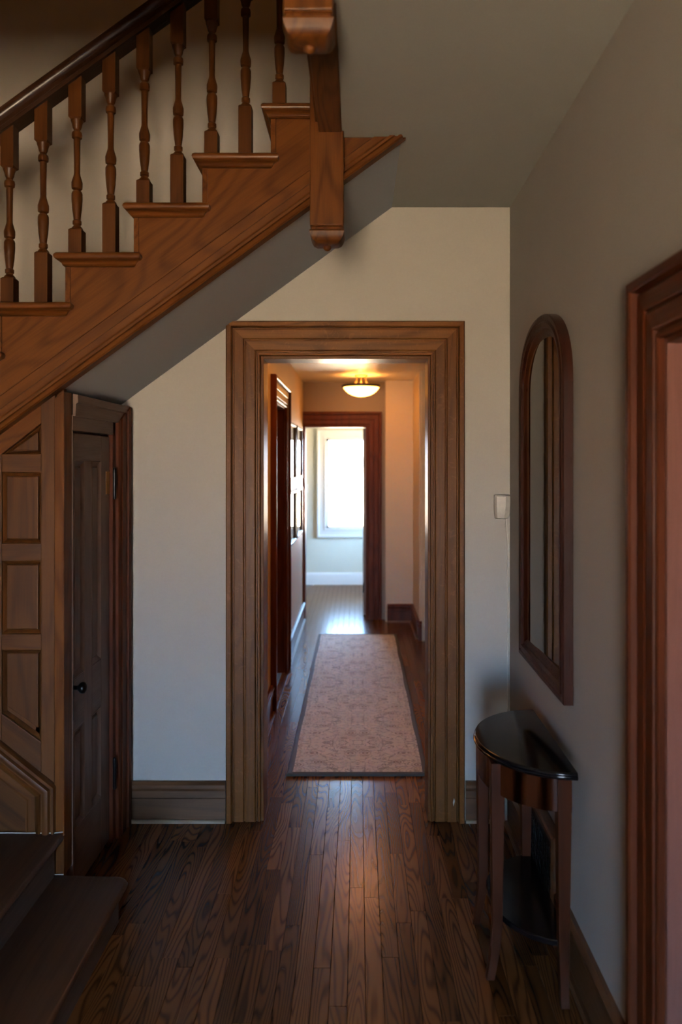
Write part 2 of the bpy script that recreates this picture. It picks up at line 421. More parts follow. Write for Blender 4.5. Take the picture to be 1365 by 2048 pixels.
st(hc, 'ceiling_hall', 'hallceil', 'pale hall ceiling lit by the bowl lamp', 'ceiling')
FW = (-.42, .48, .74, 1.927)
fw = MB(); fw.box(-1.75, FW[0], FR, FR+WT, 0, HC+.2); fw.box(FW[1], 1.95, FR, FR+WT, 0, HC+.2); fw.box(FW[0], FW[1], FR, FR+WT, 0, FW[2]); fw.box(FW[0], FW[1], FR, FR+WT, FW[3], HC+.2)
fw.box(-1.75, -1.6, HE+WT, FR, 0, HC+.2); fw.box(1.8, 1.95, HE+WT, 8.95, 0, HC+.2); fw.box(1.8, 1.95, 10.15, FR, 0, HC+.2); fw.box(1.8, 1.95, 8.95, 10.15, 0, .74); fw.box(1.8, 1.95, 8.95, 10.15, 2.0, HC+.2); fw.box(-1.75, HL-WT, HE, HE+WT, 0, HC+.2); fw.box(HR+WT, 1.95, HE, HE+WT, 0, HC+.2)
fw.box(HL-WT, HR+WT, HE+.02, HE+WT, HC+.1, HC+.2)
st(fw, 'wall_far_room', 'farwall', 'pale cream walls of the bright far room')
st(MB().box(-1.75, 1.95, HE+WT, FR+WT, HC+.2, HC+.3), 'ceiling_far_room', 'white', 'white ceiling of the bright far room', 'ceiling')

# ------------------------------------------------------------------ door casings, baseboards
CAS = [(0,0),(0,.016),(.004,.020),(.010,.020),(.014,.012),(.019,.012),(.022,.021),(.026,.023),(.064,.023),(.068,.021),(.069,.014),(.073,.014),(.074,.021),(.078,.024),
       (.116,.024),(.120,.021),(.121,.015),(.125,.015),(.127,.036),(.131,.041),(.148,.041),(.153,.035),(.154,0)]
def casing(parent, org, ax, nrm, a0, a1, top, mleg, mhead, prof=CAS, left=True, right=True, z0=0.0):
    """picture-frame casing round an opening; ax = horizontal axis of the wall, nrm = out of the wall"""
    org, ax, nrm, Z = Vector(org), Vector(ax), Vector(nrm), Vector((0,0,1))
    p = lambda a, z: org + ax*a + Z*z
    if left: MB().strip(prof, p(a0, z0), p(a0, top), -ax, -ax+Z, nrm).build('casing_leg', mleg, parent, smooth=18)
    if right: MB().strip(prof, p(a1, z0), p(a1, top), ax, ax+Z, nrm).build('casing_leg', mleg, parent, smooth=18)
    MB().strip(prof, p(a0, top), p(a1, top), -ax+Z, ax+Z, nrm).build('casing_head', mhead, parent, smooth=18)
def lining(parent, org, ax, dp, a0, a1, top, depth, mleg, mhead, t=.014):
    """jamb boards inside an opening; dp = direction into the wall"""
    org, ax, dp = Vector(org), Vector(ax), Vector(dp)
    def b(nm, a, c, z0, z1, m):
        p = org + ax*a; q = org + ax*c + dp*depth
        bx(nm, m, parent, min(p.x, q.x), max(p.x, q.x), min(p.y, q.y), max(p.y, q.y), z0, z1, .002)
    b('jamb', a0, a0+t, 0, top, mleg); b('jamb', a1-t, a1, 0, top, mleg); b('head_jamb', a0+t, a1-t, top-t, top, mhead)

t1 = thing('trim_1', (-.05, D, 0), 'wide fluted oak casing of the central doorway under the stair', 'door casing', 'structure')
casing(t1, (0, D, 0), (1,0,0), (0,-1,0), DO[0], DO[1]-.004, DO[2], 'fleck_z', 'oak_x', z0=.003)
lining(t1, (0, D-.004, 0), (1,0,0), (0,1,0), DO[0], DO[1], DO[2], WT+.012, 'oak_z', 'oak_x')
casing(t1, (0, D+WT, 0), (1,0,0), (0,1,0), DO[0], DO[1], DO[2], 'oak_z', 'oak_x', prof=[(0,0),(0,.02),(.11,.02),(.11,0)])

MB().prism([(.432, .075), (.4375, .098), (.434, .112), (.429, .092)], D-.0252, D-.0238).build('paint_chip', 'creamline', t1)['label'] = 'pale chip in the stain'
BB = [(0,0),(.108,0),(.108,.012),(.112,.020),(.138,.020),(.150,.026),(.164,.026),(.172,.021),(.178,.014),(.182,.012),(.182,0)]
BBP = [(0,0),(0,.016),(.106,.016),(.107,.010),(.112,.010),(.113,.021),(.142,.021),(.150,.013),(.154,.013),(.158,.027),(.170,.027),(.176,.021),(.182,.014),(.182,0)]
SHOE = [(0,0),(0,.034),(.006,.033),(.012,.027),(.013,0)]
def baseboard(name, p0, p1, nrm, mat, label, shoe='shoe', kind='structure', parent=None):
    b = MB().strip(BBP, (*p0, .0), (*p1, .0), (0,0,1), (0,0,1), nrm)
    if parent is None:
        o = tag(b.build(name, mat, smooth=18), label, 'baseboard', 'structure')
    else: o = b.build('board', mat, parent, smooth=35)
    if shoe: MB().strip(SHOE, (*p0, 0), (*p1, 0), (0,0,1), (0,0,1), nrm).build('shoe_moulding', shoe, o, smooth=35)
    return o
M['oakdark_x'] = wood('aged oak baseboard', (.165, .075, .032), (.06, .026, .012), 'X', .38, 14, .4, .12)
M['oakdark_y'] = wood('aged oak baseboard y', (.165, .075, .032), (.06, .026, .012), 'Y', .34, 14, .4, .12)
baseboard('baseboard_back_left', (-1.04, D), (-.598, D), (0,-1,0), 'oakdark_x', 'tall aged oak baseboard between the closet door and the doorway')
baseboard('baseboard_back_right', (.488, D), (XR-.026, D), (0,-1,0), 'oakdark_x', 'short aged oak baseboard in the corner behind the console table')
baseboard('baseboard_right', (XR, 1.96), (XR, D-.027), (-1,0,0), 'oakdark_y', 'dark oak baseboard along the mirror wall', shoe='oakdark_y')
baseboard('baseboard_hall_left_near', (HL, D+WT+.02), (HL, 5.20), (1,0,0), 'red_y', 'glossy brown baseboard in the hall before the side door', shoe='oakdark_y')
baseboard('baseboard_hall_left_far', (HL, 6.36), (HL, HE-.03), (1,0,0), 'red_y', 'glossy brown baseboard below the framed pictures', shoe='oakdark_y')
baseboard('baseboard_hall_chase', (.30, 8.16), (.562, 8.16), (0,-1,0), 'red_z', 'brown baseboard across the pale chase at the hall end', shoe='oakdark_x')
baseboard('baseboard_hall_right_far', (.562, 7.34), (.562, 8.15), (-1,0,0), 'red_y', 'brown baseboard running back along the right hall wall', shoe='oakdark_y')
baseboard('baseboard_hall_step', (.552, 7.28), (HR-.07, 7.28), (0,-1,0), 'red_z', 'short brown baseboard across the nearer hall chase', shoe=None)
baseboard('baseboard_hall_right_near', (HR, D+WT+.02), (HR, 7.25), (-1,0,0), 'red_y', 'brown baseboard along the near right hall wall', shoe='oakdark_y')
bf = tag(MB().strip([(0,0),(0,.016),(.13,.016),(.15,.010),(.16,0)], (-1.6, FR, 0), (1.8, FR, 0), (0,0,1), (0,0,1), (0,-1,0)).build('baseboard_far', 'white', smooth=35), 'white painted baseboard below the bright far window', 'baseboard', 'structure')

# ------------------------------------------------------------------ panelled doors
def ring_moulding(y0, y1, z0, z1, xf, w=.014, sgn=1, plane='YZ'):
    """bevelled frame strip just inside a rectangular recess; xf = face coordinate, sgn = outward sign"""
    prof = [(0,.0),(0,.011),(.003,.013),(.006,.010),(w,.002),(w,0)]
    mb = MB(); pts = [(y0,z0),(y1,z0),(y1,z1),(y0,z1)]; inn = [(1,1),(-1,1),(-1,-1),(1,-1)]
    P = (lambda a, b: Vector((xf, a, b))) if plane == 'YZ' else (lambda a, b: Vector((a, xf, b)))
    V = (lambda a, b: Vector((0, a, b))) if plane == 'YZ' else (lambda a, b: Vector((a, 0, b)))
    nr = Vector((sgn,0,0)) if plane == 'YZ' else Vector((0,sgn,0))
    for i in range(4):
        j = (i+1) % 4
        mb.strip(prof, P(*pts[i]), P(*pts[j]), V(*inn[i]), V(*inn[j]), nr)
    return mb

# door_1: low closet door under the stair, in the plane x = -1.05, facing +X
d1 = thing('door_1', (-1.06, 3.28, 0), 'low dark panelled closet door under the sloping soffit', 'door', 'structure')
XF = -1.060                        # leaf face
leaf = MB().box(XF-.040, XF-.014, 2.957, 3.432, .018, 1.735).build('door_leaf', 'dark_z', d1)
def dpart(nm, m, y0, y1, z0, z1): return bx(nm, m, leaf, XF-.014, XF, y0, y1, z0, z1, .0025)
dpart('stile', 'dark_z', 2.957, 3.008, .018, 1.735); dpart('stile', 'dark_z', 3.12, 3.208, .247, 1.63); dpart('stile', 'dark_z', 3.322, 3.432, .018, 1.735)
dpart('rail', 'dark_y', 3.008, 3.322, .018, .247); dpart('rail', 'dark_y', 3.008, 3.322, 1.63, 1.735)
dpart('rail', 'dark_y', 3.008, 3.12, .62, .814); dpart('rail', 'dark_y', 3.208, 3.322, .62, .814)
for (a, b) in ((3.008, 3.12), (3.208, 3.322)):
    for (c, d) in ((.247, .62), (.814, 1.63)):
        pn = MB().box(XF-.013, XF-.007, a+.024, b-.024, c+.026, d-.026).build('panel', 'dark_z', leaf, bevel=.004)
        ring_moulding(a, b, c, d, XF-.013, w=.020).build('panel_moulding', 'dark_z', leaf, smooth=40)
kn = MB()
kp = [(.0, .0), (.008, .0), (.008, .022), (.012, .026), (.020, .034), (.022, .042), (.019, .050), (.010, .055), (0, .056)]
seg = 20; rings = []
for r, h in kp:
    rings.append([Vector((XF+h, 2.982+max(r,.0004)*math.cos(2*math.pi*k/seg), .790+max(r,.0004)*math.sin(2*math.pi*k/seg))) for k in range(seg)])
kn.rings(rings); k_o = kn.build('knob', 'iron', leaf, smooth=50); k_o['label'] = 'round black iron door knob'
bx('lock_plate', 'iron', leaf, XF, XF+.003, 2.966, 2.998, .665, .835, .001)
bx('jamb', 'dark_z', d1, -1.10, -1.046, 2.952, 2.957, .0, 1.74); bx('jamb', 'red_z', d1, -1.10, -1.046, 3.436, 3.475, .0, 1.80, .002)
bx('head_jamb', 'dark_y', d1, -1.10, -1.046, 2.952, 3.475, 1.742, 1.80, .002)
bx('closet_backing', 'dark_z', d1, -1.16, -1.10, 2.90, D, 0, 1.88)
LEGP = [(0,0),(0,.012),(.010,.018),(.020,.018),(.026,.010),(.032,.010),(.038,.020),(.085,.022),(.092,.012),(.098,.012),(.104,.028),(.135,.030),(.14,.024),(.14,0)]
MB().strip(LEGP, (-1.046, 3.475, 0), (-1.046, 3.475, 1.795), (0,1,0), (0,1,.55), (1,0,0)).build('casing_leg', 'red_z', d1, smooth=35)
MB().strip([(0,0),(0,.010),(.045,.012),(.05,.020),(.078,.020),(.082,0)], (-1.046, 2.952, 1.795), (-1.046, 3.622, 1.795), (0,0,1), (0,0,1), (1,0,0)).build('casing_head', 'dark_y', d1, smooth=35)
bx('filler_board', 'dark_z', d1, -1.10, -1.046, 3.615, D, 0, 1.88)
for zc in (1.534, .295):
    h = MB(); h.tube([(-1.040, 3.440, zc-.058), (-1.040, 3.440, zc+.058)], .008, 10)
    h.lathe([(.001,-.012),(.007,-.008),(.008,0),(.004,.003)], (-1.040, 3.440, zc-.058), 10); h.lathe([(.004,-.003),(.008,0),(.007,.008),(.001,.012)], (-1.040, 3.440, zc+.058), 10)
    h.box(-1.046, -1.043, 3.444, 3.466, zc-.05, zc+.05)
    hg = h.build('hinge', 'iron', d1, smooth=40); hg['label'] = 'black iron ball tipped hinge'
o = bx('hinge_patch', 'amber', leaf, XF, XF+.002, 3.385, 3.430, 1.49, 1.585, .0); o['label'] = 'bare amber wood around the upper hinge'

# door_2: doorway on the left hall wall
d2 = thing('door_2', (HL, 5.78, 0), 'red brown side door with deep casing on the left hall wall', 'door', 'structure')
casing(d2, (HL, 0, 0), (0,1,0), (1,0,0), D2[0], D2[1], D2[2], 'red_z', 'red_y')
lining(d2, (HL+.004, 0, 0), (0,1,0), (-1,0,0), D2[0], D2[1], D2[2], WT, 'red_z', 'red_y')
lf = bx('door_leaf', 'red_z', d2, HL-.14, HL-.105, D2[0]+.016, D2[1]-.016, .01, D2[2]-.016)
for c, d in ((.2, .85), (1.0, 1.9)): ring_moulding(D2[0]+.14, D2[1]-.14, c, d, HL-.105, .02).build('panel_moulding', 'red_z', lf, smooth=40)
# door_3: doorway at the hall end with its leaf swung open into the far room
d3 = thing('door_3', (-.23, HE, 0), 'dark brown doorway at the hall end opening to the bright room', 'door', 'structure')
casing(d3, (0, HE, 0), (1,0,0), (0,-1,0), ED[0], ED[1], ED[2]-.004, 'red_z', 'red_z', left=False, prof=[(u*.98, w) for u, w in CAS])
MB().box(HL+.001, ED[0]+.012, HE-.02, HE, 0, ED[2]).build('casing_leg', 'red_z', d3, bevel=.002)
lining(d3, (0, HE-.004, 0), (1,0,0), (0,1,0), ED[0], ED[1], ED[2], WT+.01, 'red_z', 'red_z')
lf = bx('door_leaf', 'dark_z', d3, .058, .094, HE+WT+.015, HE+WT+.70, .012, ED[2]-.02, .002)
for zc in (1.62, .3): MB().tube([(.060, HE+WT+.008, zc-.05), (.060, HE+WT+.008, zc+.05)], .007, 8).build('hinge', 'iron', d3, smooth=40)
# door_4: doorway on the right wall, close to the viewer
d4 = thing('door_4', (XR, 1.39, 0), 'red brown cased doorway at the right edge beside the mirror', 'door', 'structure')
casing(d4, (XR, 0, 0), (0,1,0), (-1,0,0), DR[0], DR[1], DR[2], 'red_z', 'red_y')
lining(d4, (XR-.003, 0, 0), (0,1,0), (1,0,0), DR[0], DR[1], DR[2], WT, 'jamb_red', 'red_y')
lf = bx('door_leaf', 'jamb_red', d4, XR+.115, XR+.15, DR[0]+.016, DR[1]-.016, .01, DR[2]-.016)
for c, d in ((.2, .8), (.95, 1.75)): ring_moulding(DR[0]+.14, DR[1]-.14, c, d, XR+.115, .02, -1).build('panel_moulding', 'jamb_red', lf, smooth=40)

# ------------------------------------------------------------------ windows
w1 = thing('window_1', (.03, FR, FW[2]), 'bright white framed window at the end of the hall', 'window', 'structure')
WC = [(0,0),(0,.022),(.012,.026),(.03,.018),(.085,.018),(.092,.03),(.114,.03),(.114,0)]
ax, zz, nr = Vector((1,0,0)), Vector((0,0,1)), Vector((0,-1,0))
pw = lambda a, z: Vector((a, FR, z))
MB().strip(WC, pw(FW[0], FW[2]), pw(FW[0], FW[3]), -ax-zz, -ax+zz, nr).build('casing_leg', 'white', w1, smooth=35)
MB().strip(WC, pw(FW[1], FW[2]), pw(FW[1], FW[3]), ax-zz, ax+zz, nr).build('casing_leg', 'white', w1, smooth=35)
MB().strip(WC, pw(FW[0], FW[3]), pw(FW[1], FW[3]), -ax+zz, ax+zz, nr).build('casing_head', 'white', w1, smooth=35)
MB().strip(WC, pw(FW[0], FW[2]), pw(FW[1], FW[2]), -ax-zz, ax-zz, nr).build('sill_casing', 'white', w1, smooth=35)
bx('sash_stile', 'white', w1, FW[0], FW[0]+.035, FR+.03, FR+.07, FW[2], FW[3]); bx('sash_stile', 'white', w1, FW[1]-.035, FW[1], FR+.03, FR+.07, FW[2], FW[3])
bx('sash_rail', 'white', w1, FW[0], FW[1], FR+.03, FR+.07, FW[2], FW[2]+.03); bx('sash_rail', 'white', w1, FW[0], FW[1], FR+.03, FR+.07, FW[3]-.03, FW[3])
bx('glass_pane', 'sheer', w1, FW[0]+.03, FW[1]-.03, FR+.05, FR+.054, FW[2]+.03, FW[3]-.03)
bx('blind_rail', 'white', w1, FW[0]+.04, FW[1]-.04, FR+.035, FR+.045, 1.772, 1.782)
w3 = thing('added_window_3', (1.85, 9.55, .74), 'unseen side window added to brighten the far room', 'window', 'structure')  # added opening, never in view: lets more daylight onto the far room walls
for ya in (8.95, 10.10): bx('sash_stile', 'white', w3, 1.84, 1.88, ya, ya+.05, .74, 2.0)
for za in (.74, 1.34, 1.95): bx('sash_rail', 'white', w3, 1.84, 1.88, 9.0, 10.10, za, za+.05)
bx('glass_pane', 'glass', w3, 1.858, 1.862, 9.0, 10.10, .79, 1.95)
w2 = thing('window_2', (-.50, YF-.05, EW[2]), 'tall entrance glazing behind the viewer', 'window', 'structure')
for xx in (EW[0], (EW[0]+EW[1])/2-.03, EW[1]-.06): bx('mullion', 'red_z', w2, xx, xx+.06, YF-.10, YF-.04, EW[2], EW[3])
bx('sash_rail', 'red_z', w2, EW[0], EW[1], YF-.10, YF-.04, EW[2], EW[2]+.06); bx('sash_rail', 'red_z', w2, EW[0], EW[1], YF-.10, YF-.04, EW[3]-.06, EW[3])
bx('glass_pane', 'glass', w2, EW[0], EW[1], YF-.072, YF-.068, EW[2]+.06, EW[3]-.06)

# ------------------------------------------------------------------ the upper stair flight
RUN, RISE, X0, Z0, YS = .2434, .1752, -1.039, 2.3665, 2.86
stair = thing('staircase', (-1.0, 3.2, 1.2), 'oak stair flight with turned balusters climbing to the right', 'staircase')
# stringer (open, saw-toothed) in the plane y = YS
top = []
K0 = -5
for k in range(K0, 4):
    xk = X0 + RUN*k; zk = Z0 + RISE*k
    top.append((xk, zk - RISE - .047)); top.append((xk, zk - .047))
top[0] = (XL, top[0][1])
zb = lambda x: zs(x) - .012
pts = [(XL, zb(XL)), (XL, top[0][1])] + top[1:] + [(XW-.03, Z0+RISE*3-.047), (XW-.03, ZC), (.172, ZC), (.160, zb(.160))]
def poly_sheet(pts2, ya, yb):
    return MB().prism(pts2, ya, yb)
poly_sheet(pts, YS, YS+.03).build('stringer', 'oak_slope', stair, bevel=.0015)
# raised lower mouldings along the stringer edge
MO = [(0,0),(0,.022),(.005,.028),(.014,.026),(.017,.013),(.022,.012),(.025,.019),(.034,.019),(.038,.008),(.044,.006),(.066,.006),(.069,.0)]
nslope = Vector((-.72, 0, 1)).normalized()
pA = Vector((XL, YS, zb(XL))); pB = Vector((.160, YS, zb(.160)))
MB().strip(MO, pA, pB, nslope, Vector((.0,0,0)) + nslope, (0,-1,0)).build('edge_moulding', 'oak_slope', stair, smooth=15)
pA2 = pA + nslope*.105; pB2 = pB + nslope*.105 - Vector((.15,0,.108))
MB().strip([(0,0),(.001,.003),(.005,.003),(.006,0)], pA2, pB2, nslope, nslope, (0,-1,0)).build('bead_line', 'oak_slope', stair, smooth=35)
NOSE = [(0,0),(.010,-.003),(.0145,-.0125),(.010,-.022),(0,-.025)]
for k in range(K0, 4):
    xk = X0 + RUN*k; zk = Z0 + RISE*k
    # tread with rounded nosing at the left (x) and returned along the front (y)
    x0, x1, y0, y1 = xk-.032, xk+RUN+.030, YS-.034, D-.002
    t = MB(); prof = [(0,0),(.007,.0015),(.0125,.007),(.0145,.0135),(.0125,.020),(.007,.0255),(0,.027)]
    rings = []
    for ins, dz in [(.0145-p[0], p[1]) for p in prof]:
        rings.append([(x0+ins, y0+ins, zk-.027+dz), (x1-ins, y0+ins, zk-.027+dz), (x1-ins, YS+.02, zk-.027+dz), (xk+RUN, YS+.02, zk-.027+dz), (xk+RUN, y1, zk-.027+dz), (x0+ins, y1, zk-.027+dz)])
    t.rings(rings)
    tr = t.build('tread', 'oak_tread', stair, smooth=50)
    c = MB(); cov = [(.000,0),(.006,.004),(.008,.010),(.014,.018),(.018,.020)]
    rings = []
    for ins, dz in cov:
        rings.append([(xk-.002-ins, YS-ins, zk-.047+dz), (xk+RUN+.0+ins, YS-ins, zk-.047+dz), (xk+RUN+.0+ins, YS+.02, zk-.047+dz), (xk+RUN, YS+.02, zk-.047+dz), (xk+RUN, y1, zk-.047+dz), (xk-.002-ins, y1, zk-.047+dz)])
    c.rings(rings); c.build('cove_moulding', 'oak_tread', tr, smooth=50)
    bx('riser', 'oak_y', stair, xk, xk+.018, YS-.004, D-.002, zk-RISE, zk-.047, .0015)
bx('riser', 'oak_y', stair, X0+RUN*4, X0+RUN*4+.018, YS+.06, D-.002, Z0+RISE*3, Z0+RISE*4-.01)
# balusters: square base, turned middle, square top; two lengths of base
TL = .392
tp = [(0,.021),(.012,.019),(.03,.0125),(.038,.0125),(.045,.0155),(.075,.0155),(.085,.012),(.10,.0125),(.18,.0165),(.27,.0190),(.325,.0190),(.345,.0165),(.352,.0130),(.362,.0130),(.372,.0185),(.40,.0195),(.43,.0195),(.455,.0165),(.50,.0115),(.52,.0105),
      (.66,.0108),(.80,.0118),(.828,.0120),(.838,.0175),(.865,.0185),(.89,.0170),(.90,.0120),(.915,.0115),(.93,.0150),(.965,.0180),(.985,.021),(1.0,.0225)]
def baluster_mb(base, topl):
    mb = MB(); h = .0235
    def block(z0, z1, up):
        zA, zB = (z0, z1-.006) if up else (z0+.006, z1)
        mb.box(-h, h, -h, h, zA, zB)
        if up: mb.rings([[(-h,-h,zB),(h,-h,zB),(h,h,zB),(-h,h,zB)], [(-.018,-.018,z1),(.018,-.018,z1),(.018,.018,z1),(-.018,.018,z1)]])
        else: mb.rings([[(-.018,-.018,z0),(.018,-.018,z0),(.018,.018,z0),(-.018,.018,z0)], [(-h,-h,zA),(h,-h,zA),(h,h,zA),(-h,h,zA)]])
    block(0, base, True); mb.lathe([(r, base+t*TL) for t, r in tp], seg=18); block(base+TL, base+TL+topl, False)
    return mb
YB = YS + .042
bal_src = {}
for k in range(K0, 4):
    for j in (0, 1):
        xb = X0 + RUN*k + .0235 + .003 + j*.1217; zk = Z0 + RISE*k
        if xb > -.17: continue
        if j not in bal_src:
            o = baluster_mb(.098 + j*.092, .16).build('baluster', 'oak_bal', stair, smooth=35, loc=(xb, YB, zk)); bal_src[j] = o
        else: copy_part(bal_src[j], stair, (xb, YB, zk))
# handrail
zr = lambda x: Z0 + .098 + TL + .135 + .72*(x - (X0 + .0265))        # underside line
RP = [(-.036,0),(.036,0),(.037,.014),(.030,.020),(.030,.034),(.040,.042),(.043,.056),(.038,.070),(.022,.080),(0,.083),(-.022,.080),(-.038,.070),(-.043,.056),(-.040,.042),(-.030,.034),(-.030,.020),(-.037,.014)]
MB().rings([[(xx - .584*w, YB + u, zr(xx) + .811*w) for u, w in RP] for xx in (XL, -.10)]).build('handrail', 'maho_slope', stair, smooth=50)
bx('landing_floor', 'oak_y', stair, XL, X0+RUN*K0+.01, 1.95, D-.002, Z0+RISE*(K0-1)-.04, Z0+RISE*(K0-1))
# newel with pendant drop, at the head of the flight
def newel(name, parent, xc, yc, zblock, ztop, h=.059):
    n0 = MB().box(xc-h, xc+h, yc-h, yc+h, zblock, ztop).build(name, 'oak_z', parent, bevel=.004)
    c = MB()
    sq = lambda r, z: [(xc-r, yc-r, z), (xc+r, yc-r, z), (xc+r, yc+r, z), (xc-r, yc+r, z)]
    c.rings([sq(h-.002, zblock), sq(h-.001, zblock-.004), sq(h-.006, zblock-.006), sq(h-.006, zblock-.012), sq(h+.001, zblock-.016), sq(h+.002, zblock-.020), sq(h, zblock-.026), sq(h-.003, zblock-.036), sq(h-.010, zblock-.048), sq(h-.022, zblock-.057), sq(.016, zblock-.060)])
    c.build('newel_cap', 'oak_z', n0, smooth=30)
    d = MB(); d.lathe([(.014,0),(.015,-.004),(.014,-.010),(.010,-.015),(.003,-.018)], (xc, yc, zblock-.058), 16)
    d.build('newel_drop', 'oak_z', n0, smooth=50)
    return n0
newel('newel_post', stair, -.108, 2.862, 2.452, 4.15)
newel('newel_post', stair, -.1175, 1.962, 2.697, 4.15)
o = MB().box(-.136, XW+.003, 2.02, 2.804, ZC-.006, ZF2).build('well_fascia', 'oak_y', stair, bevel=.004)
bx('fascia_bead', 'oak_y', stair, -.148, -.136, 2.02, 2.804, ZC+.03, ZC+.05, .003)
bx('well_fascia', 'oak_x', stair, XL, -.178, 1.93, 1.96, ZC-.006, ZF2)

# ------------------------------------------------------------------ panelled wall under the stair (plane y = 2.88)
YP = 2.880
pwall = thing('wall_panelled', (-1.2, YP, 0), 'dark oak panelling with small recessed panels under the stair', 'wall', 'structure')
zt = lambda x: zs(x) - .004
MB().prism([(XL, .02), (-1.06, .02), (-1.06, zt(-1.06)), (XL, zt(XL))], YP+.020, YP+.05).build('backing', 'panel_z', pwall)
def pp(nm, m, pts): return MB().prism(pts, YP, YP+.020).build(nm, m, pwall, bevel=.002)
pp('stile', 'panel_z', [(-1.134, .30), (-1.084, .30), (-1.084, zt(-1.084)), (-1.134, zt(-1.134))])
pp('stile', 'panel_z', [(-1.365, .30), (-1.2755, .30), (-1.2755, 1.655), (-1.365, 1.60)])
hy = lambda x: 1.755 + .7285*(x + 1.141) + .004          # hypotenuse of the triangular panel
pp('top_rail', 'oak_slope', [(-1.365, 1.60), (-1.2755, 1.655), (-1.134, hy(-1.134)), (-1.134, zt(-1.134)), (-1.365, zt(-1.365))])
for z0, z1 in ((1.589, 1.655), (1.272, 1.335), (.954, 1.011)): pp('rail', 'panel_x', [(-1.2755, z0), (-1.134, z0), (-1.134, z1), (-1.2755, z1)])
lo = lambda x: .632 - .72*(x + 1.145)
pp('bottom_rail', 'panel_down', [(-1.2755, .30), (-1.134, .30), (-1.134, lo(-1.134)), (-1.2755, lo(-1.2755))])
pp('side_board', 'panel_z', [(XL, .02), (-1.365, .02), (-1.365, zt(-1.365)), (XL, zt(XL))])
for z0, z1 in ((1.335, 1.589), (1.011, 1.272)):
    MB().box(-1.262, -1.148, YP+.010, YP+.02, z0+.014, z1-.014).build('panel', 'panel_z', pwall, bevel=.004)
    ring_moulding(-1.2755, -1.134, z0, z1, YP+.019, .013, -1, 'XZ').build('panel_moulding', 'panel_z', pwall, smooth=40)
MB().prism([(-1.262, .75), (-1.148, .67), (-1.148, .940), (-1.262, .940)], YP+.010, YP+.02).build('panel', 'panel_z', pwall, bevel=.004)
MB().prism([(-1.240, 1.668), (-1.148, 1.668), (-1.148, 1.735)], YP+.010, YP+.02).build('panel', 'panel_z', pwall, bevel=.003)
def poly_mould(pts, name, yf=.019):
    """moulding strip inside an arbitrary convex recess (counter-clockwise in XZ)"""
    prof = [(0,0),(0,.011),(.003,.013),(.006,.010),(.013,.002),(.013,0)]
    n = len(pts); mb = MB(); P = [Vector((a, YP+yf, b)) for a, b in pts]; mit = []
    for i in range(n):
        a, b, c = P[i-1], P[i], P[(i+1) % n]
        d1v, d2v = (b-a).normalized(), (c-b).normalized()
        n1, n2 = Vector((-d1v.z, 0, d1v.x)), Vector((-d2v.z, 0, d2v.x))
        m_ = (n1+n2); mit.append(m_ / max(.35, m_.dot(n1)))
    for i in range(n):
        j = (i+1) % n; mb.strip(prof, P[i], P[j], mit[i], mit[j], (0,-1,0))
    return mb.build(name, 'panel_z', pwall, smooth=40)
poly_mould([(-1.2755, lo(-1.2755)), (-1.134, lo(-1.134)), (-1.134, .954), (-1.2755, .954)], 'panel_moulding')
poly_mould([(-1.270, 1.655), (-1.134, 1.655), (-1.134, hy(-1.134)-.003)], 'panel_moulding')
for xa in (-1.5065, -1.737):      # further bays beyond the frame
    xb = xa + .1415
    poly_mould([(xa, 1.335), (xb, 1.335), (xb, hy(xb)-.03), (xa, max(hy(xa)-.03, 1.345))], 'panel_moulding', 0) if xa > -1.6 else None
    poly_mould([(xa, 1.011), (xb, 1.011), (xb, 1.272 if xa > -1.6 else 1.24), (xa, 1.272 if xa > -1.6 else 1.15)], 'panel_moulding', 0)
MB().prism([(-1.084, .15), (-1.048, .15), (-1.048, zt(-1.048)-.02), (-1.084, zt(-1.084)-.02)], YP-.010, 2.951).build('corner_post', 'oak_z', pwall, bevel=.004)
# skirt board of the lower flight with its nested mouldings
sk = lambda x: .471 - .80*(x + 1.077)
MB().prism([(XL, .10), (-1.077, .10), (-1.077, .471), (XL, sk(XL))], YP-.010, YP).build('skirt_board', 'panel_down', pwall)
SK = [(0,0),(0,.012),(.003,.018),(.010,.018),(.014,.010),(.018,.010),(.022,.022),(.030,.024),(.042,.020),(.046,.012),(.050,.012),(.054,.018),(.066,.014),(.072,.006),(.096,.006),(.100,.010),(.106,.010),(.110,0)]
P0, P1, P2 = Vector((XL, YP-.010, sk(XL))), Vector((-1.077, YP-.010, .471)), Vector((-1.077, YP-.010, .306))
sd = (P1-P0).normalized(); n1 = Vector((sd.z, 0, -sd.x)); n2 = Vector((-1,0,0)); mm = (n1+n2); mm = mm/mm.dot(n1)
MB().strip(SK, P0, P1, n1, mm, (0,-1,0)).build('skirt_moulding', 'panel_down', pwall, smooth=35)
MB().strip(SK, P1, P2, mm, n2, (0,-1,0)).build('skirt_moulding', 'panel_z', pwall, smooth=35)

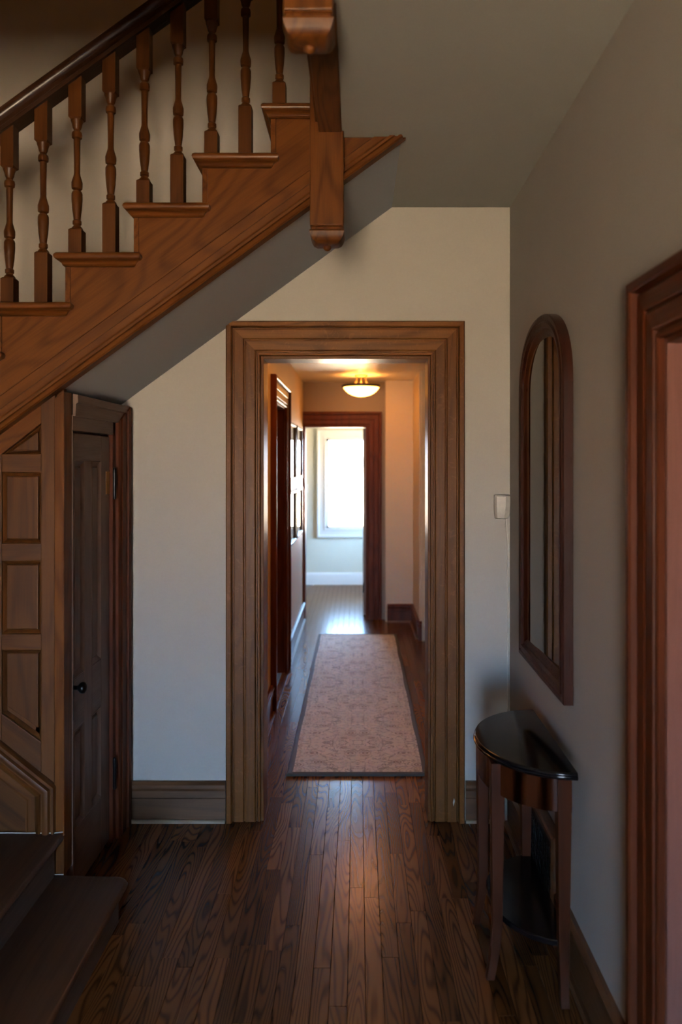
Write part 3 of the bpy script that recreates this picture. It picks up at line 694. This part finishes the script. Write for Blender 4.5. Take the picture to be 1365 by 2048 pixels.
# ------------------------------------------------------------------ lower steps
low = thing('lower_stair', (-1.2, 2.4, 0), 'dark wooden starting steps rising to the left', 'stair')
YL0, YL1 = 1.95, 2.862
for k, (xn, xr) in enumerate(((-.808, -.845), (-1.042, -1.078), (-1.27, -1.30), (-1.51, -1.54), (-1.75, -1.78), (-1.99, -2.02))):
    z = .153*(k+1); yb = 2.872 if k == 0 else YL1 - .004
    t = MB(); rings = []; rr = .05 if k == 0 else .004
    corner = [(xn-rr+rr*math.sin(a*math.pi/12), yb-rr+rr*math.cos(a*math.pi/12)) for a in range(0, 7)]
    for ins, dz in ((.012,0),(.004,.004),(.0,.013),(.004,.022),(.012,.026)):
        ring = [(max(xn-.32, XL+.01), YL0, z-.026+dz), (max(xn-.32, XL+.01), yb, z-.026+dz)] + [(cx-ins, cy-(ins if k == 0 else 0), z-.026+dz) for cx, cy in corner] + [(xn-ins, YL0, z-.026+dz)]
        rings.append(ring)
    t.rings(rings); t.build('tread', 'step', low, smooth=40)
    ye = 2.845 if k == 0 else YL1 - .006
    MB().box(xr-.02, xr, YL0+.01, ye, z-.153+.0005, z-.026).build('riser', 'riser', low, bevel=.002)
    if k == 0: MB().box(-1.05, xr-.02, ye-.02, ye, .0005, z-.026).build('step_end', 'step', low)
    bx('step_core', 'grime', low, XL+.02, xr-.02, YL0+.01, YL1-.006 if k else 2.825, z-.152, z-.027)
# chipped cream paint left along the foot of the panelling
MB().tube([(-1.30, YP-.020, .309), (-1.08, YP-.022, .309), (-1.050, YP-.014, .309)], .0022, 6).build('paint_line', 'creamline', pwall)
MB().tube([(-1.047, YP-.012, .30), (-1.083, YP-.012, .262), (-1.083, YP-.012, .157), (-1.048, YP-.012, .157)], .0024, 6).build('paint_line', 'creamline', pwall)

# ------------------------------------------------------------------ arched mirror on the right wall
mir = thing('wall_mirror', (XR, 2.92, 1.5), 'tall arched mirror in a dark moulded mahogany frame', 'mirror')
def arch(yc, hw, z0, zsp, rise, n=28):
    pts = [(yc-hw, z0), (yc+hw, z0)]
    for i in range(n+1):
        a = math.pi*i/n; pts.append((yc + hw*math.copysign(abs(math.cos(a))**.9, math.cos(a)), zsp + rise*abs(math.sin(a))**.9))
    return pts
MP = [(0,.0),(0,.030),(.004,.034),(.016,.034),(.020,.030),(.024,.030),(.030,.036),(.044,.034),(.050,.024),(.056,.024),(.062,.020),(.072,.012),(.078,.010),(.078,0)]
def arch_ring(u, w):
    pts = arch(2.92, .353-u, .850+u, 1.885, .268-u)
    return [Vector((XR-.002-w, a, b)) for a, b in pts]
loops = [arch_ring(u, w) for u, w in MP]
npt = len(loops[0])
def frame_section(idx):
    mb = MB(); mb.rings([[loops[s][i] for s in range(len(MP))] for i in idx]); return mb
frame_section([0, 1]).build('frame_rail', 'maho_z', mir, smooth=35)
frame_section([1, 2]).build('frame_stile', 'maho_z', mir, smooth=35)
frame_section(list(range(2, npt))).build('frame_arch', 'maho_z', mir, smooth=35)
frame_section([npt-1, 0]).build('frame_stile', 'maho_z', mir, smooth=35)
gl = [(p.y, p.z) for p in arch_ring(.074, 0)]
gm = MB(); gx = lambda y_: XR - .004 - .020*(y_ - 2.60)      # the glass sits a touch askew in its rebate
gm.rings([[(gx(a)+.003, a, b) for a, b in gl], [(gx(a), a, b) for a, b in gl]]); gm.build('mirror_glass', 'mirror', mir)

# ------------------------------------------------------------------ demilune console table
tb = thing('console_table', (.652, 2.69, 0), 'black topped half round cherry console table under the mirror', 'table')
YC, XB_, ZT = 2.69, .652, .706
def half(a, b, xb, n=28):
    return [(xb, YC-a)] + [(xb - b*math.sin(math.pi*i/n), YC - a*math.cos(math.pi*i/n)) for i in range(1, n)] + [(xb, YC+a)]
t = MB(); t.rings([[(x_, y_, z_) for x_, y_ in half(.313-i, .262-i, XB_)] for i, z_ in ((.010, ZT-.024),(.003, ZT-.021),(0, ZT-.015),(.001, ZT-.011),(.004, ZT-.010),(.003,ZT-.006),(.006, ZT-.001),(.010, ZT))])
t.build('table_top', 'blackgloss', tb, smooth=50)
ap = MB(); o_, i_ = half(.287, .236, XB_-.012), half(.267, .216, XB_-.012)
n_ = len(o_)
ap.add([(x_, y_, z_) for z_ in (ZT-.125, ZT-.024) for q in (o_, i_) for x_, y_ in q], [])
ap = MB()
for i in range(n_-1):
    quad = [o_[i], o_[i+1], i_[i+1], i_[i]]
    ap.prism(quad, ZT-.125, ZT-.0245, 'XY')
import bmesh
def weld(o, dist=1e-5):
    bm = bmesh.new(); bm.from_mesh(o.data); bmesh.ops.remove_doubles(bm, verts=bm.verts, dist=dist)
    seen = {}
    for f in list(bm.faces):
        k = tuple(sorted(v.index for v in f.verts)); seen.setdefault(k, []).append(f)
    kill = [f for fs in seen.values() if len(fs) > 1 for f in fs]
    bmesh.ops.delete(bm, geom=kill, context='FACES_ONLY'); bmesh.ops.recalc_face_normals(bm, faces=bm.faces)
    for f in bm.faces: f.smooth = True
    bm.to_mesh(o.data); bm.free(); o.data.set_sharp_from_angle(angle=R(40))
weld(ap.build('apron', 'cherry_z', tb))
bx('back_rail', 'cherry_z', tb, XB_-.030, XB_-.012, YC-.285, YC+.285, ZT-.125, ZT-.0245)
sh = MB(); sh.rings([[(x_, y_, z_) for x_, y_ in half(.268-i, .205-i, XB_-.014)] for i, z_ in ((.003, .165),(0, .168),(0, .182),(.003, .185))])
sh.build('shelf', 'blackgloss', tb, smooth=40)
def leg(x_, y_, ox, oy):
    pts = [(0, ZT-.026, .021), (0, .50, .020), (0, .30, .0175), (.0, .18, .016), (.006, .10, .0145), (.016, .045, .013), (.026, 0.0, .013)]
    return MB().rings([[(x_+ox*d+sx*h, y_+oy*d+sy*h, z_) for sx, sy in ((-1,-1),(1,-1),(1,1),(-1,1))] for d, z_, h in pts]).build('leg', 'cherry_z', tb, bevel=.002)
leg(XB_-.034, YC-.270, 0, -.6); leg(XB_-.034, YC+.270, 0, .6); leg(.440, YC-.145, -.9, -.3); leg(.440, YC+.145, -.9, .3)

# ------------------------------------------------------------------ register grille low on the right wall
rg = thing('wall_register', (XR, 2.98, .05), 'ornate black iron register grille low behind the console table', 'register')
gy0, gy1, gz0, gz1 = 2.74, 3.10, .04, .33
G = [(0,0),(0,.032),(.006,.036),(.022,.036),(.028,.030),(.03,0)]
mb = MB(); pts = [(gy0,gz0),(gy1,gz0),(gy1,gz1),(gy0,gz1)]; outv = [(-1,-1),(1,-1),(1,1),(-1,1)]
for i in range(4):
    j = (i+1) % 4; mb.strip(G, (XR, *pts[i]), (XR, *pts[j]), (0, *outv[i]), (0, *outv[j]), (-1,0,0))
mb.build('grille_frame', 'oakdark_y', rg, smooth=35)
bx('grille_backing', 'blackframe', rg, XR-.0285, XR-.001, gy0, gy1, gz0, gz1)
sc = MB(); cs = .030
ny, nz = int((gy1-gy0)/cs), int((gz1-gz0)/cs)
for a in range(ny):
    for b in range(nz):
        cy, cz = gy0+cs*(a+.5), gz0+cs*(b+.5)
        sc.rings([[(XR-.034, cy+r_*math.cos(q*math.pi/5), cz+r_*math.sin(q*math.pi/5)) for q in range(10)] for r_ in (.0145, .0095)], cap=False)
        sc.box(XR-.036, XR-.033, cy-.015, cy+.015, cz-.0015, cz+.0015); sc.box(XR-.036, XR-.033, cy-.0015, cy+.0015, cz-.015, cz+.015)
o = sc.build('scrollwork', 'iron', rg); o['kind'] = 'stuff'

# ------------------------------------------------------------------ motion sensor and its cable
sn = thing('motion_sensor', (.651, D-.03, 1.43), 'small white motion sensor box near the corner beside the mirror', 'sensor')
sb = MB(); rings = []
for z_, w_, dpt in ((1.369, .026, .018), (1.373, .030, .026), (1.395, .033, .036), (1.44, .035, .042), (1.470, .035, .040), (1.477, .033, .034)):
    rings.append([(.651-w_, D-.002, z_), (.651-w_, D-dpt+.010, z_), (.651-w_+.008, D-dpt, z_), (.651+w_-.022, D-dpt-.003, z_), (.651+w_-.014, D-dpt+.004, z_), (.651+w_, D-dpt+.012, z_), (.651+w_, D-.002, z_)])
sb.rings(rings); s_o = sb.build('housing', 'cream', sn, smooth=30)
cb = MB().tube([(.668, D-.012, 1.372), (.674, D-.006, 1.33), (.680, D-.005, 1.25), (.678, D-.005, 1.1), (.681, D-.005, .9), (.679, D-.005, .7), (.680, D-.005, .5), (.679, D-.005, .187)], .0028, 8).build('sensor_cable', 'cream', smooth=60)
tag(cb, 'thin pale cable running down the corner below the motion sensor', 'cable')

# ------------------------------------------------------------------ hall: runner, lamps, pictures
rug = thing('runner_rug', (0, 5.85, 0), 'long faded floral runner rug with dark binding on the hall floor', 'rug')
rx0, rx1, ry0, ry1 = -.368, .366, 4.16, 7.53
rf = MB(); nx, ny = 12, 60
vs, fs = [], []
for j in range(ny+1):
    for i in range(nx+1):
        x_ = rx0+.026+(rx1-rx0-.052)*i/nx; y_ = ry0+.03+(ry1-ry0-.06)*j/ny
        vs.append((x_, y_, .0135+.0012*math.sin(y_*7.1+x_*3)+.0008*math.sin(x_*19)))
for j in range(ny):
    for i in range(nx):
        a = j*(nx+1)+i; fs.append((a, a+1, a+nx+2, a+nx+1))
rf.add(vs, fs).box(rx0+.03, rx1-.03, ry0+.03, ry1-.03, .0005, .010); rf.build('rug_field', 'rug', rug, smooth=60)
E = [(0,.0005),(0,.010),(.003,.0145),(.010,.0155),(.022,.0150),(.030,.0125),(.030,.0005)]
mb = MB(); pts = [(rx0,ry0),(rx1,ry0),(rx1,ry1),(rx0,ry1)]; inn = [(1,1),(-1,1),(-1,-1),(1,-1)]
for i in range(4):
    j = (i+1) % 4; mb.strip(E, (*pts[i], 0), (*pts[j], 0), (*inn[i], 0), (*inn[j], 0), (0,0,1))
mb.build('binding', 'rugedge', rug, smooth=50)

def lamp(x_, y_, label, power, HC=HC, group='bowl lamps on the hall ceiling'):
    e = thing('ceiling_lamp', (x_, y_, HC), label, 'lamp', None, group)
    MB().lathe([(.060,0),(.062,-.006),(.058,-.014),(.052,-.018)], (x_, y_, HC-.0005), 24).build('canopy', 'brass', e, smooth=40)
    for k in range(3):
        a = R(90+120*k)
        path = [(.045,-.015),(.047,-.04),(.052,-.062),(.066,-.085),(.088,-.100),(.10,-.104)]
        MB().tube([(x_+r_*math.cos(a), y_+r_*math.sin(a), HC+z_) for r_, z_ in path], .0075, 8).build('arm', 'brass', e, smooth=60)
    mb = MB(); prof = [(.166,-.120),(.182,-.118),(.186,-.106),(.183,-.094),(.164,-.091),(.150,-.100)]
    seg = 40; rings = [[(x_+r_*math.cos(2*math.pi*k/seg), y_+r_*math.sin(2*math.pi*k/seg), HC+z_) for r_, z_ in prof] for k in range(seg)]
    rings.append(rings[0]); mb.rings(rings, cap=False); mb.build('rim', 'blackframe', e, smooth=50)
    MB().lathe([(.171,-.112),(.166,-.126),(.148,-.150),(.120,-.174),(.085,-.191),(.045,-.202),(.012,-.205),(.012,-.200),(.045,-.197),(.084,-.186),(.118,-.169),(.144,-.147),(.160,-.124),(.165,-.108)], (x_, y_, HC), 40).build('glass_bowl', 'bowl', e, smooth=60)
    bulb = MB().lathe([(.002,-.160),(.016,-.152),(.022,-.138),(.016,-.122),(.010,-.112),(.010,-.098)], (x_+.03, y_, HC), 12).build('bulb', 'bowl', e, smooth=60)
    d = bpy.data.lights.new('lamp light', 'POINT'); d.energy = power; d.color = (1.0, .56, .20); d.shadow_soft_size = .05
    lo_ = bpy.data.objects.new('lamp light', d); C.objects.link(lo_); lo_.location = (x_, y_, HC-.145); attach(lo_, e)
    return e
lamp(.033, 7.63, 'lit amber glass bowl lamp with black rim hanging at the hall end', 16.0)
lamp(.04, 4.72, 'second bowl lamp hidden above the near doorway head', 24.0)
lamp(.5, -.3, 'unseen bowl lamp added on the upper landing ceiling to brighten the stairwell wall', 7.0, ZTOP, None)  # landing lamp added to lift the dark wall behind the balusters

def picture(y0, y1, z0, z1, label, xw, sgn, grp):
    e = thing('picture_frame', (xw, (y0+y1)/2, (z0+z1)/2), label, 'picture', None, grp)
    F = [(0,0),(0,.020),(.003,.024),(.020,.024),(.024,.018),(.026,0)]
    pts = [(y0,z0),(y1,z0),(y1,z1),(y0,z1)]; inn = [(1,1),(-1,1),(-1,-1),(1,-1)]
    for i in range(4):
        j = (i+1) % 4
        MB().strip(F, (xw+.001*sgn, *pts[i]), (xw+.001*sgn, *pts[j]), (0, *inn[i]), (0, *inn[j]), (sgn,0,0)).build('frame_side', 'blackframe', e, smooth=35)
    a, b = sorted((xw+.002*sgn, xw+.010*sgn))
    bx('glazed_print', 'print', e, a, b, y0+.022, y1-.022, z0+.022, z1-.022)
    return e
gp = 'four framed pictures on the left hall wall'
picture(6.46, 7.10, 1.466, 1.95, 'upper black framed picture nearest the side door in the hall', HL, 1, gp)
picture(7.24, 7.90, 1.466, 1.95, 'upper black framed picture nearest the far doorway', HL, 1, gp)
picture(6.46, 7.10, .93, 1.378, 'lower black framed picture nearest the side door in the hall', HL, 1, gp)
picture(7.24, 7.90, .93, 1.378, 'lower black framed picture nearest the far doorway', HL, 1, gp)
picture(6.35, 7.08, 1.18, 1.65, 'black framed picture seen edge on at the right hall wall', HR, -1, None)
hv = thing('hall_radiator', (.615, 6.7, 0), 'low cream metal heater at the foot of the right hall wall', 'heater')
hb = MB().prism([(HR-.0275, .19), (.578, .19), (.578, .31), (.60, .36), (HR-.0005, .375), (HR-.0005, .19)], 6.40, 6.99).build('cover', 'cream', hv, bevel=.003)
MB().box(.590, HR-.034, 6.42, 6.97, .0005, .19).build('base', 'cream', hv)
for k in range(5): bx('louvre', 'white', hv, .574, .578, 6.42, 6.97, .205+k*.02, .215+k*.02)
sw = thing('light_switch', (-.69, FR, 1.27), 'small white switch plate beside the far window', 'switch')
bx('plate', 'white', sw, -.725, -.655, FR-.007, FR-.0005, 1.21, 1.325, .002); bx('toggle', 'cream', sw, -.696, -.684, FR-.018, FR-.007, 1.255, 1.28, .001)
